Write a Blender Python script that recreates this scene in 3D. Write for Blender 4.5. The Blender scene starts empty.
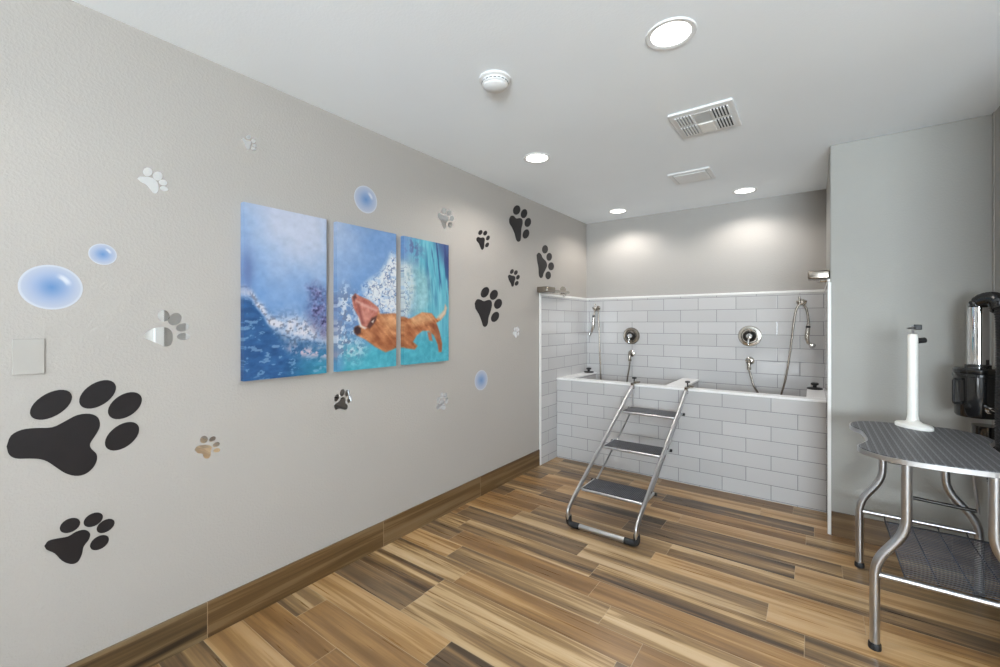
import bpy, bmesh, math, random
import numpy as np
from mathutils import Vector, Matrix

sc = bpy.context.scene
COL = sc.collection
PI = math.pi

# ------------------------------------------------------------------ camera, light, exposure
F, U0, V0, EYE = 430.0, 500.0, 323.0, 1.326
YAW = math.atan(314 / 430.0)
cy, sy = math.cos(YAW), math.sin(YAW)
LEFT, BACK, RIGHT, SOUTH, TOP = -2.07, 4.486, 0.77, -2.9, 2.44
TUB_Y = 3.77
PART_Y = 3.40
ALC_R = 0.082

cam_data = bpy.data.cameras.new('camera')
cam_data.sensor_width = 36
cam_data.lens = 36 * F / 1000
cam_data.shift_y = -(333.5 - V0) / 1000
cam_data.clip_start = 0.02
cam = bpy.data.objects.new('camera', cam_data)
COL.objects.link(cam)
cam.location = (0, 0, EYE)
cam.rotation_euler = (PI / 2, 0, YAW)
sc.camera = cam

sc.view_settings.view_transform = 'Standard'
sc.view_settings.look = 'None'
sc.view_settings.gamma = 1
sc.view_settings.use_curve_mapping = False
sc.view_settings.exposure = 0.0
sc.cycles.use_denoising = True
sc.cycles.max_bounces = 10
sc.cycles.diffuse_bounces = 6
sc.cycles.glossy_bounces = 5
sc.cycles.sample_clamp_indirect = 6

world = bpy.data.worlds.new('daylight')
sc.world = world
world.use_nodes = True
wbg = world.node_tree.nodes['Background']
wbg.inputs[0].default_value = (0.80, 0.90, 1.0, 1)
wbg.inputs[1].default_value = 1.0


def area_light(name, loc, rot, sx, sy_, power, color, spread=180):
    l = bpy.data.lights.new(name, 'AREA')
    l.shape = 'RECTANGLE'
    l.size, l.size_y = sx, sy_
    l.energy = power
    l.color = color
    l.spread = math.radians(spread)
    o = bpy.data.objects.new(name, l)
    COL.objects.link(o)
    o.location = loc
    o.rotation_euler = rot
    return o


# unseen window behind the camera, its light turned up to brighten the ceiling
area_light('window_ceiling_fill', (1.45, SOUTH - 0.22, 1.28), (PI / 2 + 1.08, 0, 0), 2.1, 2.1, 610, (0.81, 0.92, 1.0))
area_light('low_pane_daylight', (-0.62, SOUTH - 0.12, 0.28), (PI / 2, 0, 0), 0.80, 0.26, 8, (0.9, 0.96, 1.0))

DOWNLIGHTS = [(-0.445, 1.725), (-1.51, 2.49), (-1.575, 4.145), (-0.47, 4.135), (-1.2, 0.1), (0.1, -1.2)]
DL_POWER = [9, 8, 7.5, 7.5, 2.5, 7]


# ------------------------------------------------------------------ helpers
def on_plane(u, v, axis, val):
    """A point of the photograph carried onto the plane axis = val."""
    a = u - U0
    d = (-sy * F + cy * a, cy * F + sy * a, V0 - v)
    o = (0, 0, EYE)
    t = (val - o[axis]) / d[axis]
    return Vector((o[0] + t * d[0], o[1] + t * d[1], o[2] + t * d[2]))


def link(name, me, mat=None, parent=None, smooth=False):
    if isinstance(me, bmesh.types.BMesh):
        bm = me
        bmesh.ops.recalc_face_normals(bm, faces=bm.faces[:])
        me = bpy.data.meshes.new(name)
        bm.to_mesh(me)
        bm.free()
    o = bpy.data.objects.new(name, me)
    COL.objects.link(o)
    if mat is not None:
        me.materials.append(mat)
    if parent is not None:
        o.parent = parent
        o.matrix_parent_inverse = Matrix.Translation(-Vector(parent.location)) if parent.rotation_euler.z == 0 else parent.matrix_world.inverted()
    if smooth:
        for p in me.polygons:
            p.use_smooth = True
        try:
            me.set_sharp_from_angle(angle=math.radians(40))
        except Exception:
            pass
    return o


def tag(o, label, cat, group=None):
    o['label'] = label
    o['category'] = cat
    if group:
        o['group'] = group
    return o


def struct(o):
    o['kind'] = 'structure'
    return o


def empty(name, loc, label, cat, group=None):
    o = bpy.data.objects.new(name, None)
    COL.objects.link(o)
    o.empty_display_size = 0.05
    o.location = loc
    return tag(o, label, cat, group)


def BM():
    return bmesh.new()


def box(bm, x0, x1, y0, y1, z0, z1, bev=0):
    r = bmesh.ops.create_cube(bm, size=1)
    vs = r['verts']
    for v in vs:
        v.co = Vector(((x0 + x1) / 2 + v.co.x * (x1 - x0), (y0 + y1) / 2 + v.co.y * (y1 - y0), (z0 + z1) / 2 + v.co.z * (z1 - z0)))
    if bev:
        es = list({e for v in vs for e in v.link_edges})
        bmesh.ops.bevel(bm, geom=es, offset=bev, segments=3, affect='EDGES', profile=0.5)
    return bm


def smooth_path(pts, n=6):
    """Catmull-Rom through the points."""
    P = [Vector(p) for p in pts]
    P = [P[0] * 2 - P[1]] + P + [P[-1] * 2 - P[-2]]
    out = []
    for i in range(1, len(P) - 2):
        a, b, c, d = P[i - 1], P[i], P[i + 1], P[i + 2]
        for k in range(n):
            t = k / n
            out.append(0.5 * ((2 * b) + (c - a) * t + (2 * a - 5 * b + 4 * c - d) * t * t + (3 * b - a - 3 * c + d) * t ** 3))
    out.append(P[-2])
    return out


def round_path(pts, r=0.04, n=6):
    """Straight runs with rounded corners."""
    P = [Vector(p) for p in pts]
    out = [P[0]]
    for i in range(1, len(P) - 1):
        a, b, c = P[i - 1], P[i], P[i + 1]
        rr = min(r, (a - b).length * 0.48, (c - b).length * 0.48)
        p = b + (a - b).normalized() * rr
        q = b + (c - b).normalized() * rr
        for k in range(n + 1):
            t = k / n
            out.append(p * (1 - t) ** 2 + b * 2 * t * (1 - t) + q * t * t)
    out.append(P[-1])
    return out


def tube(bm, path, r, seg=12, ref=None, r2=None, radii=None, cap=True):
    """Sweep a round (or oval, r along ref-normal, r2 along ref) section along a path."""
    path = [Vector(p) for p in path]
    rings = []
    nrm = None
    for i, p in enumerate(path):
        t = (path[min(i + 1, len(path) - 1)] - path[max(i - 1, 0)]).normalized()
        if ref is not None:
            b = Vector(ref)
            b = (b - t * b.dot(t)).normalized()
            nrm = t.cross(b)
        else:
            if nrm is None:
                nrm = t.orthogonal().normalized()
            nrm = (nrm - t * nrm.dot(t)).normalized()
            b = t.cross(nrm)
        k = radii[i] if radii else 1
        ring = []
        for j in range(seg):
            an = 2 * PI * j / seg
            ring.append(bm.verts.new(p + nrm * math.cos(an) * r * k + b * math.sin(an) * (r2 or r) * k))
        rings.append(ring)
    for a, b_ in zip(rings, rings[1:]):
        for j in range(seg):
            bm.faces.new((a[j], a[(j + 1) % seg], b_[(j + 1) % seg], b_[j]))
    if cap:
        bm.faces.new(rings[0][::-1])
        bm.faces.new(rings[-1])
    return bm


def lathe(bm, prof, loc=(0, 0, 0), axis='z', seg=32, flip=1):
    """Revolve (radius, height) pairs about an axis through loc."""
    loc = Vector(loc)
    rings = []
    for r, h in prof:
        ring = []
        for j in range(seg):
            an = 2 * PI * j / seg
            a, b = max(r, 1e-5) * math.cos(an), max(r, 1e-5) * math.sin(an)
            h_ = h * flip
            d = {'z': (a, b, h_), 'y': (a, h_, b), 'x': (h_, a, b)}[axis]
            ring.append(bm.verts.new(loc + Vector(d)))
        rings.append(ring)
    for a, b_ in zip(rings, rings[1:]):
        for j in range(seg):
            bm.faces.new((a[j], a[(j + 1) % seg], b_[(j + 1) % seg], b_[j]))
    if prof[0][0] > 1e-4:
        bm.faces.new(rings[0][::-1])
    if prof[-1][0] > 1e-4:
        bm.faces.new(rings[-1])
    bmesh.ops.remove_doubles(bm, verts=bm.verts[:], dist=1e-4 * 0.6)
    return bm


def prism(bm, pts, d, off):
    """Extrude a planar outline pts by vector d, starting at +off."""
    off = Vector(off)
    d = Vector(d)
    a = [bm.verts.new(Vector(p) + off) for p in pts]
    b = [bm.verts.new(Vector(p) + off + d) for p in pts]
    bm.faces.new(a)
    bm.faces.new(b[::-1])
    n = len(a)
    for i in range(n):
        bm.faces.new((a[i], b[i], b[(i + 1) % n], a[(i + 1) % n]))
    return bm


# ------------------------------------------------------------------ materials
class NT:
    def __init__(self, name):
        m = bpy.data.materials.new(name)
        m.use_nodes = True
        self.m = m
        self.t = m.node_tree
        self.b = self.t.nodes['Principled BSDF']

    def n(self, kind, **kw):
        nd = self.t.nodes.new(kind)
        for k, v in kw.items():
            setattr(nd, k, v)
        return nd

    def l(self, a, b):
        self.t.links.new(a, b)

    def math(self, op, a, b=None, c=None):
        nd = self.n('ShaderNodeMath', operation=op)
        for i, x in enumerate((a, b, c)):
            if x is None:
                continue
            if isinstance(x, (int, float)):
                nd.inputs[i].default_value = x
            else:
                self.l(x, nd.inputs[i])
        return nd.outputs[0]

    def ramp(self, fac, stops, interp='LINEAR'):
        nd = self.n('ShaderNodeValToRGB')
        cr = nd.color_ramp
        cr.interpolation = interp
        while len(cr.elements) < len(stops):
            cr.elements.new(0.5)
        for e, (p, c) in zip(cr.elements, stops):
            e.position = p
            e.color = (*c, 1)
        self.l(fac, nd.inputs[0])
        return nd.outputs[0]

    def mix(self, fac, a, b, mode='MIX'):
        nd = self.n('ShaderNodeMix', data_type='RGBA', blend_type=mode)
        for i, x in ((0, fac), (6, a), (7, b)):
            if isinstance(x, (int, float)):
                nd.inputs[i].default_value = x
            elif isinstance(x, tuple):
                nd.inputs[i].default_value = (*x, 1)
            else:
                self.l(x, nd.inputs[i])
        return nd.outputs[2]

    def bump(self, h, strength, dist, normal=None):
        nd = self.n('ShaderNodeBump')
        nd.inputs['Strength'].default_value = strength
        nd.inputs['Distance'].default_value = dist
        self.l(h, nd.inputs['Height'])
        if normal is not None:
            self.l(normal, nd.inputs['Normal'])
        return nd.outputs[0]


def srgb(r, g, b):
    f = lambda c: (c / 255 / 12.92) if c / 255 <= 0.04045 else ((c / 255 + 0.055) / 1.055) ** 2.4
    return (f(r), f(g), f(b))


def simple(name, col, rough=0.5, metal=0.0, var=0.04, scale=30, bump=0.0, bscale=200, spec=0.5, coat=0):
    k = NT(name)
    pos = k.n('ShaderNodeNewGeometry').outputs['Position']
    no = k.n('ShaderNodeTexNoise')
    no.inputs['Scale'].default_value = scale
    k.l(pos, no.inputs['Vector'])
    lo = tuple(c * (1 - var) for c in col)
    hi = tuple(min(1, c * (1 + var)) for c in col)
    k.l(k.ramp(no.outputs[0], [(0.3, lo), (0.7, hi)]), k.b.inputs['Base Color'])
    k.b.inputs['Roughness'].default_value = rough
    k.b.inputs['Metallic'].default_value = metal
    k.b.inputs['Specular IOR Level'].default_value = spec
    k.b.inputs['Coat Weight'].default_value = coat
    if bump:
        n2 = k.n('ShaderNodeTexNoise')
        n2.inputs['Scale'].default_value = bscale
        k.l(pos, n2.inputs['Vector'])
        k.l(k.bump(n2.outputs[0], bump, 0.002), k.b.inputs['Normal'])
    return k.m


def wall_paint(name, col, strength=0.5, rough=0.6):
    """Paint over an orange-peel knockdown texture."""
    k = NT(name)
    pos = k.n('ShaderNodeNewGeometry').outputs['Position']
    n1 = k.n('ShaderNodeTexNoise')
    n1.inputs['Scale'].default_value = 100
    n1.inputs['Detail'].default_value = 3
    n1.inputs['Roughness'].default_value = 0.55
    k.l(pos, n1.inputs['Vector'])
    h = k.ramp(n1.outputs[0], [(0.42, (0, 0, 0)), (0.62, (1, 1, 1))])
    k.l(k.bump(h, strength, 0.0022), k.b.inputs['Normal'])
    n2 = k.n('ShaderNodeTexNoise')
    n2.inputs['Scale'].default_value = 1.5
    k.l(pos, n2.inputs['Vector'])
    k.l(k.ramp(n2.outputs[0], [(0.3, tuple(c * 0.985 for c in col)), (0.7, tuple(c * 1.015 for c in col))]), k.b.inputs['Base Color'])
    k.b.inputs['Roughness'].default_value = rough
    k.b.inputs['Specular IOR Level'].default_value = 0.35
    return k.m


def tile_mat(name, axis_u, u0, v0, w, h, period_v=None):
    """White glazed subway tile, running bond, grey grout."""
    k = NT(name)
    pos = k.n('ShaderNodeNewGeometry').outputs['Position']
    sep = k.n('ShaderNodeSeparateXYZ')
    k.l(pos, sep.inputs[0])
    u = k.math('SUBTRACT', sep.outputs[axis_u], u0)
    v = k.math('SUBTRACT', sep.outputs[2], v0)
    rv = k.math('DIVIDE', v, h)
    row = k.math('FLOOR', rv)
    fv = k.math('SUBTRACT', rv, row)
    half = k.math('MULTIPLY', k.math('FLOORED_MODULO', row, 2.0), 0.5)
    ru = k.math('ADD', k.math('DIVIDE', u, w), half)
    colu = k.math('FLOOR', ru)
    fu = k.math('SUBTRACT', ru, colu)
    du = k.math('MULTIPLY', k.math('MINIMUM', fu, k.math('SUBTRACT', 1.0, fu)), w)
    dv = k.math('MULTIPLY', k.math('MINIMUM', fv, k.math('SUBTRACT', 1.0, fv)), h)
    d = k.math('MINIMUM', du, dv)
    g = k.math('LESS_THAN', d, 0.0020)
    comb = k.n('ShaderNodeCombineXYZ')
    k.l(colu, comb.inputs[0])
    k.l(row, comb.inputs[1])
    wn = k.n('ShaderNodeTexWhiteNoise', noise_dimensions='2D')
    k.l(comb.outputs[0], wn.inputs['Vector'])
    tone = k.ramp(wn.outputs[0], [(0, srgb(184, 183, 183)), (1, srgb(193, 192, 192))])
    k.l(k.mix(g, tone, srgb(118, 118, 120)), k.b.inputs['Base Color'])
    k.l(k.math('ADD', k.math('MULTIPLY', g, 0.55), 0.14), k.b.inputs['Roughness'])
    # pillowed edge plus a slight tilt per tile
    edge = k.math('MINIMUM', k.math('DIVIDE', d, 0.005), 1.0)
    n1 = k.n('ShaderNodeTexNoise')
    n1.inputs['Scale'].default_value = 9
    k.l(pos, n1.inputs['Vector'])
    hgt = k.math('ADD', k.math('MULTIPLY', edge, 0.5), k.math('MULTIPLY', n1.outputs[0], 0.5))
    k.l(k.bump(hgt, 0.6, 0.0018), k.b.inputs['Normal'])
    return k.m


def wood_mat(name, along, tile_l, tile_w, l0, w0, grout=True, dark=1.0, vertical=False, rough=0.3, bands=15.0):
    """Wood-look porcelain plank: strong heart/sap bands along each plank. along: 0 = x, 1 = y; width axis is the other (or z)."""
    k = NT(name)
    pos = k.n('ShaderNodeNewGeometry').outputs['Position']
    sep = k.n('ShaderNodeSeparateXYZ')
    k.l(pos, sep.inputs[0])
    L = sep.outputs[along]
    W = sep.outputs[2] if vertical else sep.outputs[1 - along]
    rw = k.math('DIVIDE', k.math('SUBTRACT', W, w0), tile_w)
    row = k.math('FLOOR', rw)
    fw = k.math('SUBTRACT', rw, row)
    wn0 = k.n('ShaderNodeTexWhiteNoise', noise_dimensions='1D')
    k.l(k.math('MULTIPLY', row, 1.731), wn0.inputs['W'])
    off = 0.0 if vertical else wn0.outputs[0]
    rl = k.math('ADD', k.math('DIVIDE', k.math('SUBTRACT', L, l0), tile_l), off)
    cell = k.math('FLOOR', rl)
    fl = k.math('SUBTRACT', rl, cell)
    idv = k.n('ShaderNodeCombineXYZ')
    k.l(cell, idv.inputs[0])
    k.l(row, idv.inputs[1])
    wn = k.n('ShaderNodeTexWhiteNoise', noise_dimensions='2D')
    k.l(idv.outputs[0], wn.inputs['Vector'])
    rnd = wn.outputs[0]
    wsep = k.n('ShaderNodeSeparateColor')
    k.l(wn.outputs[1], wsep.inputs[0])
    # band noise, stretched along the plank
    cv = k.n('ShaderNodeCombineXYZ')
    k.l(k.math('MULTIPLY', L, 0.75), cv.inputs[0])
    k.l(k.math('MULTIPLY', W, bands), cv.inputs[1])
    k.l(k.math('ADD', k.math('MULTIPLY', rnd, 91.0), k.math('MULTIPLY', row, 3.7)), cv.inputs[2])
    n1 = k.n('ShaderNodeTexNoise')
    n1.inputs['Scale'].default_value = 1.0
    n1.inputs['Detail'].default_value = 3.5
    n1.inputs['Roughness'].default_value = 0.55
    n1.inputs['Distortion'].default_value = 0.45
    k.l(cv.outputs[0], n1.inputs['Vector'])
    # fine grain
    cv2 = k.n('ShaderNodeCombineXYZ')
    k.l(k.math('MULTIPLY', L, 3.0), cv2.inputs[0])
    k.l(k.math('MULTIPLY', W, 110.0), cv2.inputs[1])
    k.l(k.math('MULTIPLY', rnd, 37.0), cv2.inputs[2])
    n2 = k.n('ShaderNodeTexNoise')
    n2.inputs['Scale'].default_value = 1.0
    n2.inputs['Detail'].default_value = 6
    k.l(cv2.outputs[0], n2.inputs['Vector'])
    shift = k.math('MULTIPLY', k.math('SUBTRACT', wsep.outputs[1], 0.5), 0.26)
    f = k.math('ADD', n1.outputs[0], shift)
    f = k.math('ADD', f, k.math('MULTIPLY', k.math('SUBTRACT', n2.outputs[0], 0.5), 0.26))
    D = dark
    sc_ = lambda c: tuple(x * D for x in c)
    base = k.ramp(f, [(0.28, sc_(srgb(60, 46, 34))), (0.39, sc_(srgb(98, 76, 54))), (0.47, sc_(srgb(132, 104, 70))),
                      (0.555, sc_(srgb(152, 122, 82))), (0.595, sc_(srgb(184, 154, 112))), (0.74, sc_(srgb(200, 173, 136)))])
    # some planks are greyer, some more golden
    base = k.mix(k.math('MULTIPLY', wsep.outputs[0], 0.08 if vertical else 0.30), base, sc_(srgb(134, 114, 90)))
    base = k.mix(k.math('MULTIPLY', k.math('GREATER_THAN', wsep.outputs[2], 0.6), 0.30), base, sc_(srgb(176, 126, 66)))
    if grout:
        dl = k.math('MULTIPLY', k.math('MINIMUM', fl, k.math('SUBTRACT', 1.0, fl)), tile_l)
        dw = k.math('MULTIPLY', k.math('MINIMUM', fw, k.math('SUBTRACT', 1.0, fw)), tile_w)
        d = dl if vertical else k.math('MINIMUM', dl, dw)
        g = k.math('LESS_THAN', d, 0.0013)
        base = k.mix(k.math('MULTIPLY', g, 0.6), base, srgb(176, 156, 128))
        e = k.math('MINIMUM', k.math('DIVIDE', d, 0.003), 1.0)
        hgt = k.math('ADD', e, k.math('MULTIPLY', n2.outputs[0], 0.25))
    else:
        hgt = n2.outputs[0]
    k.l(base, k.b.inputs['Base Color'])
    k.l(k.bump(hgt, 0.35, 0.001), k.b.inputs['Normal'])
    k.l(k.math('ADD', k.math('MULTIPLY', n2.outputs[0], 0.16), rough - 0.08), k.b.inputs['Roughness'])
    k.b.inputs['Specular IOR Level'].default_value = 0.5
    return k.m


M = {}
M['wall'] = wall_paint('greige_wall_paint', srgb(170, 165, 159), 0.24)
M['wall_smooth'] = wall_paint('greige_wall_paint_smooth', srgb(167, 164, 160), 0.15)
M['wall_dimmed'] = wall_paint('greige_wall_paint_dimmed', srgb(160, 159, 154), 0.15)  # same wall paint, darkened to stand in for weaker light on the partition
M['ceiling'] = wall_paint('white_ceiling_paint', srgb(238, 243, 247), 0.10, 0.8)
M['floor'] = wood_mat('wood_look_floor_tile', 0, 0.92, 0.152, -1.68, 0.72)
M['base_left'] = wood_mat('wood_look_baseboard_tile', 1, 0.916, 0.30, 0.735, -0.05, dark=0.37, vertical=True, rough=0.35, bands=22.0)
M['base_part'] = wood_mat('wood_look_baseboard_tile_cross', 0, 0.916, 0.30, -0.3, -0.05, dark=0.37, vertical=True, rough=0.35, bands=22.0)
M['tile_front'] = tile_mat('subway_tile_front', 0, -0.585, 0.009, 0.327, 0.109)
M['tile_back'] = tile_mat('subway_tile_back', 0, -0.58, 1.567 - 0.1155 * 13, 0.322, 0.1155)
M['tile_side'] = tile_mat('subway_tile_side', 1, 3.45, 1.567 - 0.1155 * 13, 0.322, 0.1155)
M['quartz'] = simple('white_quartz', srgb(236, 236, 236), 0.2, var=0.02, scale=60)
M['white_trim'] = simple('white_edge_trim', srgb(226, 226, 224), 0.35, var=0.01)
M['white_plastic'] = simple('white_plastic', srgb(232, 231, 226), 0.38, var=0.02)
M['white_fixture'] = simple('white_fixture_plastic', srgb(226, 227, 227), 0.5, var=0.01)
M['grey_panel'] = simple('pale_grey_plastic', srgb(196, 198, 198), 0.5, var=0.02)
M['grille_grey'] = simple('grey_grille_slot', srgb(150, 152, 154), 0.6)
M['slot'] = simple('dark_slot', srgb(60, 62, 64), 0.7)
M['chrome'] = simple('brushed_nickel', srgb(190, 184, 175), 0.16, 1.0, var=0.03)
M['nickel_dark'] = simple('satin_nickel', srgb(150, 142, 132), 0.22, 1.0, var=0.03)
M['polished'] = simple('polished_chrome', srgb(225, 225, 225), 0.06, 1.0, var=0.01)
M['steel'] = simple('satin_tube_steel', srgb(188, 189, 192), 0.30, 1.0, var=0.04, scale=18)
M['alu'] = simple('brushed_aluminium', srgb(200, 201, 203), 0.3, 1.0, var=0.03)
M['dark_steel'] = simple('dark_steel', srgb(70, 68, 66), 0.35, 0.9)
M['wire'] = simple('wire_steel', srgb(70, 70, 74), 0.45, 0.8)
M['rubber'] = simple('black_rubber', srgb(26, 26, 28), 0.55, bump=0.1)
M['black_gloss'] = simple('black_gloss_plastic', srgb(14, 14, 15), 0.16, coat=0.5)
M['black_vinyl'] = simple('black_vinyl', srgb(26, 22, 24), 0.5, var=0.10, scale=25, spec=0.4)
M['mirror'] = simple('mirror_acrylic', (0.92, 0.92, 0.92), 0.015, 1.0, var=0.005)
M['plate'] = simple('painted_plate', srgb(166, 162, 156), 0.55, var=0.01)
M['door_white'] = simple('white_door_paint', srgb(228, 228, 226), 0.4, var=0.01)


def tread_mat():
    k = NT('ribbed_black_tread')
    pos = k.n('ShaderNodeNewGeometry').outputs['Position']
    sep = k.n('ShaderNodeSeparateXYZ')
    k.l(pos, sep.inputs[0])
    r = k.math('SINE', k.math('MULTIPLY', sep.outputs[0], 2 * PI / 0.012))
    k.l(k.bump(r, 0.5, 0.0015), k.b.inputs['Normal'])
    n = k.n('ShaderNodeTexNoise')
    n.inputs['Scale'].default_value = 25
    k.l(pos, n.inputs['Vector'])
    k.l(k.ramp(n.outputs[0], [(0.3, srgb(38, 39, 44)), (0.7, srgb(62, 63, 70))]), k.b.inputs['Base Color'])
    k.b.inputs['Roughness'].default_value = 0.35
    return k.m


def tabletop_mat():
    """Dark grey ribbed rubber: small raised dashes in alternating directions."""
    k = NT('textured_grey_rubber')
    pos = k.n('ShaderNodeNewGeometry').outputs['Position']
    sep = k.n('ShaderNodeSeparateXYZ')
    k.l(pos, sep.inputs[0])
    P = 0.026
    x = k.math('DIVIDE', sep.outputs[0], P)
    y = k.math('DIVIDE', sep.outputs[1], P)
    fx = k.math('FRACT', x)
    rib = k.math('LESS_THAN', fx, 0.28)
    par = k.math('FLOORED_MODULO', k.math('ADD', k.math('FLOOR', x), k.math('FLOOR', y)), 2.0)
    sx = k.math('SINE', k.math('MULTIPLY', x, 2 * PI * 3))
    sy2 = k.math('SINE', k.math('MULTIPLY', y, 2 * PI * 3))
    h = k.math('ADD', k.math('MULTIPLY', sx, par), k.math('MULTIPLY', sy2, k.math('SUBTRACT', 1.0, par)))
    hh = k.math('GREATER_THAN', h, 0.2)
    k.l(k.bump(k.math('ADD', hh, rib), 0.7, 0.0012), k.b.inputs['Normal'])
    f = k.math('ADD', k.math('MULTIPLY', rib, 0.55), k.math('MULTIPLY', hh, 0.3))
    k.l(k.mix(f, srgb(70, 71, 74), srgb(128, 129, 133)), k.b.inputs['Base Color'])
    k.b.inputs['Roughness'].default_value = 0.5
    return k.m


M['tread'] = tread_mat()
M['tabletop'] = tabletop_mat()


def lamp_mat():
    k = NT('lamp_lens')
    k.b.inputs['Base Color'].default_value = (0.9, 0.9, 0.9, 1)
    k.b.inputs['Emission Color'].default_value = (1, 0.97, 0.92, 1)
    k.b.inputs['Emission Strength'].default_value = 6
    return k.m


M['lamp'] = lamp_mat()


def vertex_print(name, rough=0.5):
    k = NT(name)
    a = k.n('ShaderNodeVertexColor', layer_name='print')
    k.l(a.outputs[0], k.b.inputs['Base Color'])
    k.b.inputs['Roughness'].default_value = rough
    return k.m


M['print'] = vertex_print('printed_canvas', 0.55)


def bubble_mat():
    """Printed bubble: blue heart fading out to a pale rim."""
    k = NT('printed_bubble_vinyl')
    a = k.n('ShaderNodeVertexColor', layer_name='print')
    k.l(a.outputs[0], k.b.inputs['Base Color'])
    k.b.inputs['Roughness'].default_value = 0.3
    return k.m


M['bubble'] = bubble_mat()

# ------------------------------------------------------------------ the room
PX1 = RIGHT + 0.15
EAST, RET = 2.6, 2.15
bm = BM(); box(bm, LEFT - 0.15, EAST + 0.15, SOUTH - 0.1, BACK + 0.15, -0.12, 0)
struct(link('floor', bm, M['floor']))
bm = BM(); box(bm, LEFT - 0.15, EAST + 0.15, SOUTH - 0.1, BACK + 0.15, TOP, TOP + 0.12)
struct(link('ceiling', bm, M['ceiling']))
bm = BM(); box(bm, LEFT - 0.15, LEFT, SOUTH - 0.1, BACK + 0.15, 0, TOP)
struct(link('wall_left', bm, M['wall']))
bm = BM(); box(bm, LEFT, ALC_R, BACK, BACK + 0.15, 0, TOP)
struct(link('wall_back', bm, M['wall_smooth']))
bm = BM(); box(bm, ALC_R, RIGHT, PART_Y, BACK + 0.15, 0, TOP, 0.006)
struct(link('wall_partition', bm, M['wall_dimmed']))
bm = BM(); box(bm, RIGHT, PX1, RET, BACK + 0.15, 0, TOP)
struct(link('wall_right', bm, M['wall_smooth']))
bm = BM(); box(bm, PX1, EAST, RET, RET + 0.15, 0, TOP)
struct(link('wall_return', bm, M['wall_smooth']))
# far side of the front, widened out of view for more light, with a doorway
DY0, DY1, DZ = 0.95, 1.85, 2.06
bm = BM()
box(bm, EAST, EAST + 0.15, SOUTH - 0.1, DY0, 0, TOP)
box(bm, EAST, EAST + 0.15, DY1, RET + 0.15, 0, TOP)
box(bm, EAST, EAST + 0.15, DY0, DY1, DZ, TOP)
struct(link('wall_east', bm, M['wall_smooth']))
bm = BM(); box(bm, RIGHT - 0.004, RIGHT + 0.0, PART_Y - 0.03, PART_Y, 0.15, TOP)
struct(link('trim_1', bm, M['wall_smooth']))
# white panelled door in the right wall
door = struct(empty('door_1', (EAST, DY0, 0), 'x', 'x'))
del door['label'], door['category']
bm = BM(); box(bm, EAST + 0.05, EAST + 0.09, DY0 + 0.03, DY1 - 0.03, 0.005, DZ - 0.03, 0.002)
for (a, b, c, d) in ((0.12, 0.42, 0.15, 0.85), (0.48, 0.78, 0.15, 0.85), (0.12, 0.42, 1.0, 1.9), (0.48, 0.78, 1.0, 1.9)):
    box(bm, EAST + 0.042, EAST + 0.055, DY0 + a, DY0 + b, c, d, 0.005)
link('door_leaf', bm, M['door_white'], door)
bm = BM()
box(bm, EAST - 0.015, EAST + 0.15, DY0 - 0.06, DY0 + 0.03, 0, DZ + 0.06)
box(bm, EAST - 0.015, EAST + 0.15, DY1 - 0.03, DY1 + 0.06, 0, DZ + 0.06)
box(bm, EAST - 0.015, EAST + 0.15, DY0 + 0.03, DY1 - 0.03, DZ - 0.03, DZ + 0.06)
link('door_frame', bm, M['door_white'], door)
bm = BM(); tube(bm, [(EAST + 0.05, DY0 + 0.1, 1.0), (EAST + 0.0, DY0 + 0.1, 1.0)], 0.01)
tube(bm, [(EAST + 0.0, DY0 + 0.1, 1.0), (EAST + 0.0, DY0 + 0.21, 1.0)], 0.008)
link('door_handle', bm, M['nickel_dark'], door, True)
# unseen south wall, its main window placed for the light it gives
WX0, WX1, WZ0, WZ1 = 0.42, 2.48, 0.25, 2.3
LX0, LX1, LZ0, LZ1 = -1.02, -0.22, 0.15, 0.41
bm = BM()
box(bm, LEFT, LX0, SOUTH - 0.1, SOUTH, 0, TOP)
box(bm, LX1, WX0, SOUTH - 0.1, SOUTH, 0, TOP)
box(bm, LX0, LX1, SOUTH - 0.1, SOUTH, 0, LZ0)
box(bm, LX0, LX1, SOUTH - 0.1, SOUTH, LZ1, TOP)
box(bm, WX1, EAST, SOUTH - 0.1, SOUTH, 0, TOP)
box(bm, WX0, WX1, SOUTH - 0.1, SOUTH, 0, WZ0)
box(bm, WX0, WX1, SOUTH - 0.1, SOUTH, WZ1, TOP)
struct(link('wall_south', bm, M['wall_smooth']))
bm = BM()
for x in (WX0, WX0 + 1.0, WX1 - 0.05):
    box(bm, x, x + 0.05, SOUTH - 0.08, SOUTH - 0.02, WZ0, WZ1)
box(bm, WX0, WX1, SOUTH - 0.08, SOUTH - 0.02, WZ0, WZ0 + 0.05)
box(bm, WX0, WX1, SOUTH - 0.08, SOUTH - 0.02, WZ1 - 0.05, WZ1)
struct(link('window_1', bm, M['white_trim']))

bm = BM()
box(bm, LX0, LX1, SOUTH - 0.08, SOUTH - 0.02, LZ0, LZ0 + 0.02)
box(bm, LX0, LX1, SOUTH - 0.08, SOUTH - 0.02, LZ1 - 0.02, LZ1)
box(bm, LX0, LX0 + 0.02, SOUTH - 0.08, SOUTH - 0.02, LZ0, LZ1)
box(bm, LX1 - 0.02, LX1, SOUTH - 0.08, SOUTH - 0.02, LZ0, LZ1)
struct(link('window_2', bm, M['white_trim']))

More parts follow.
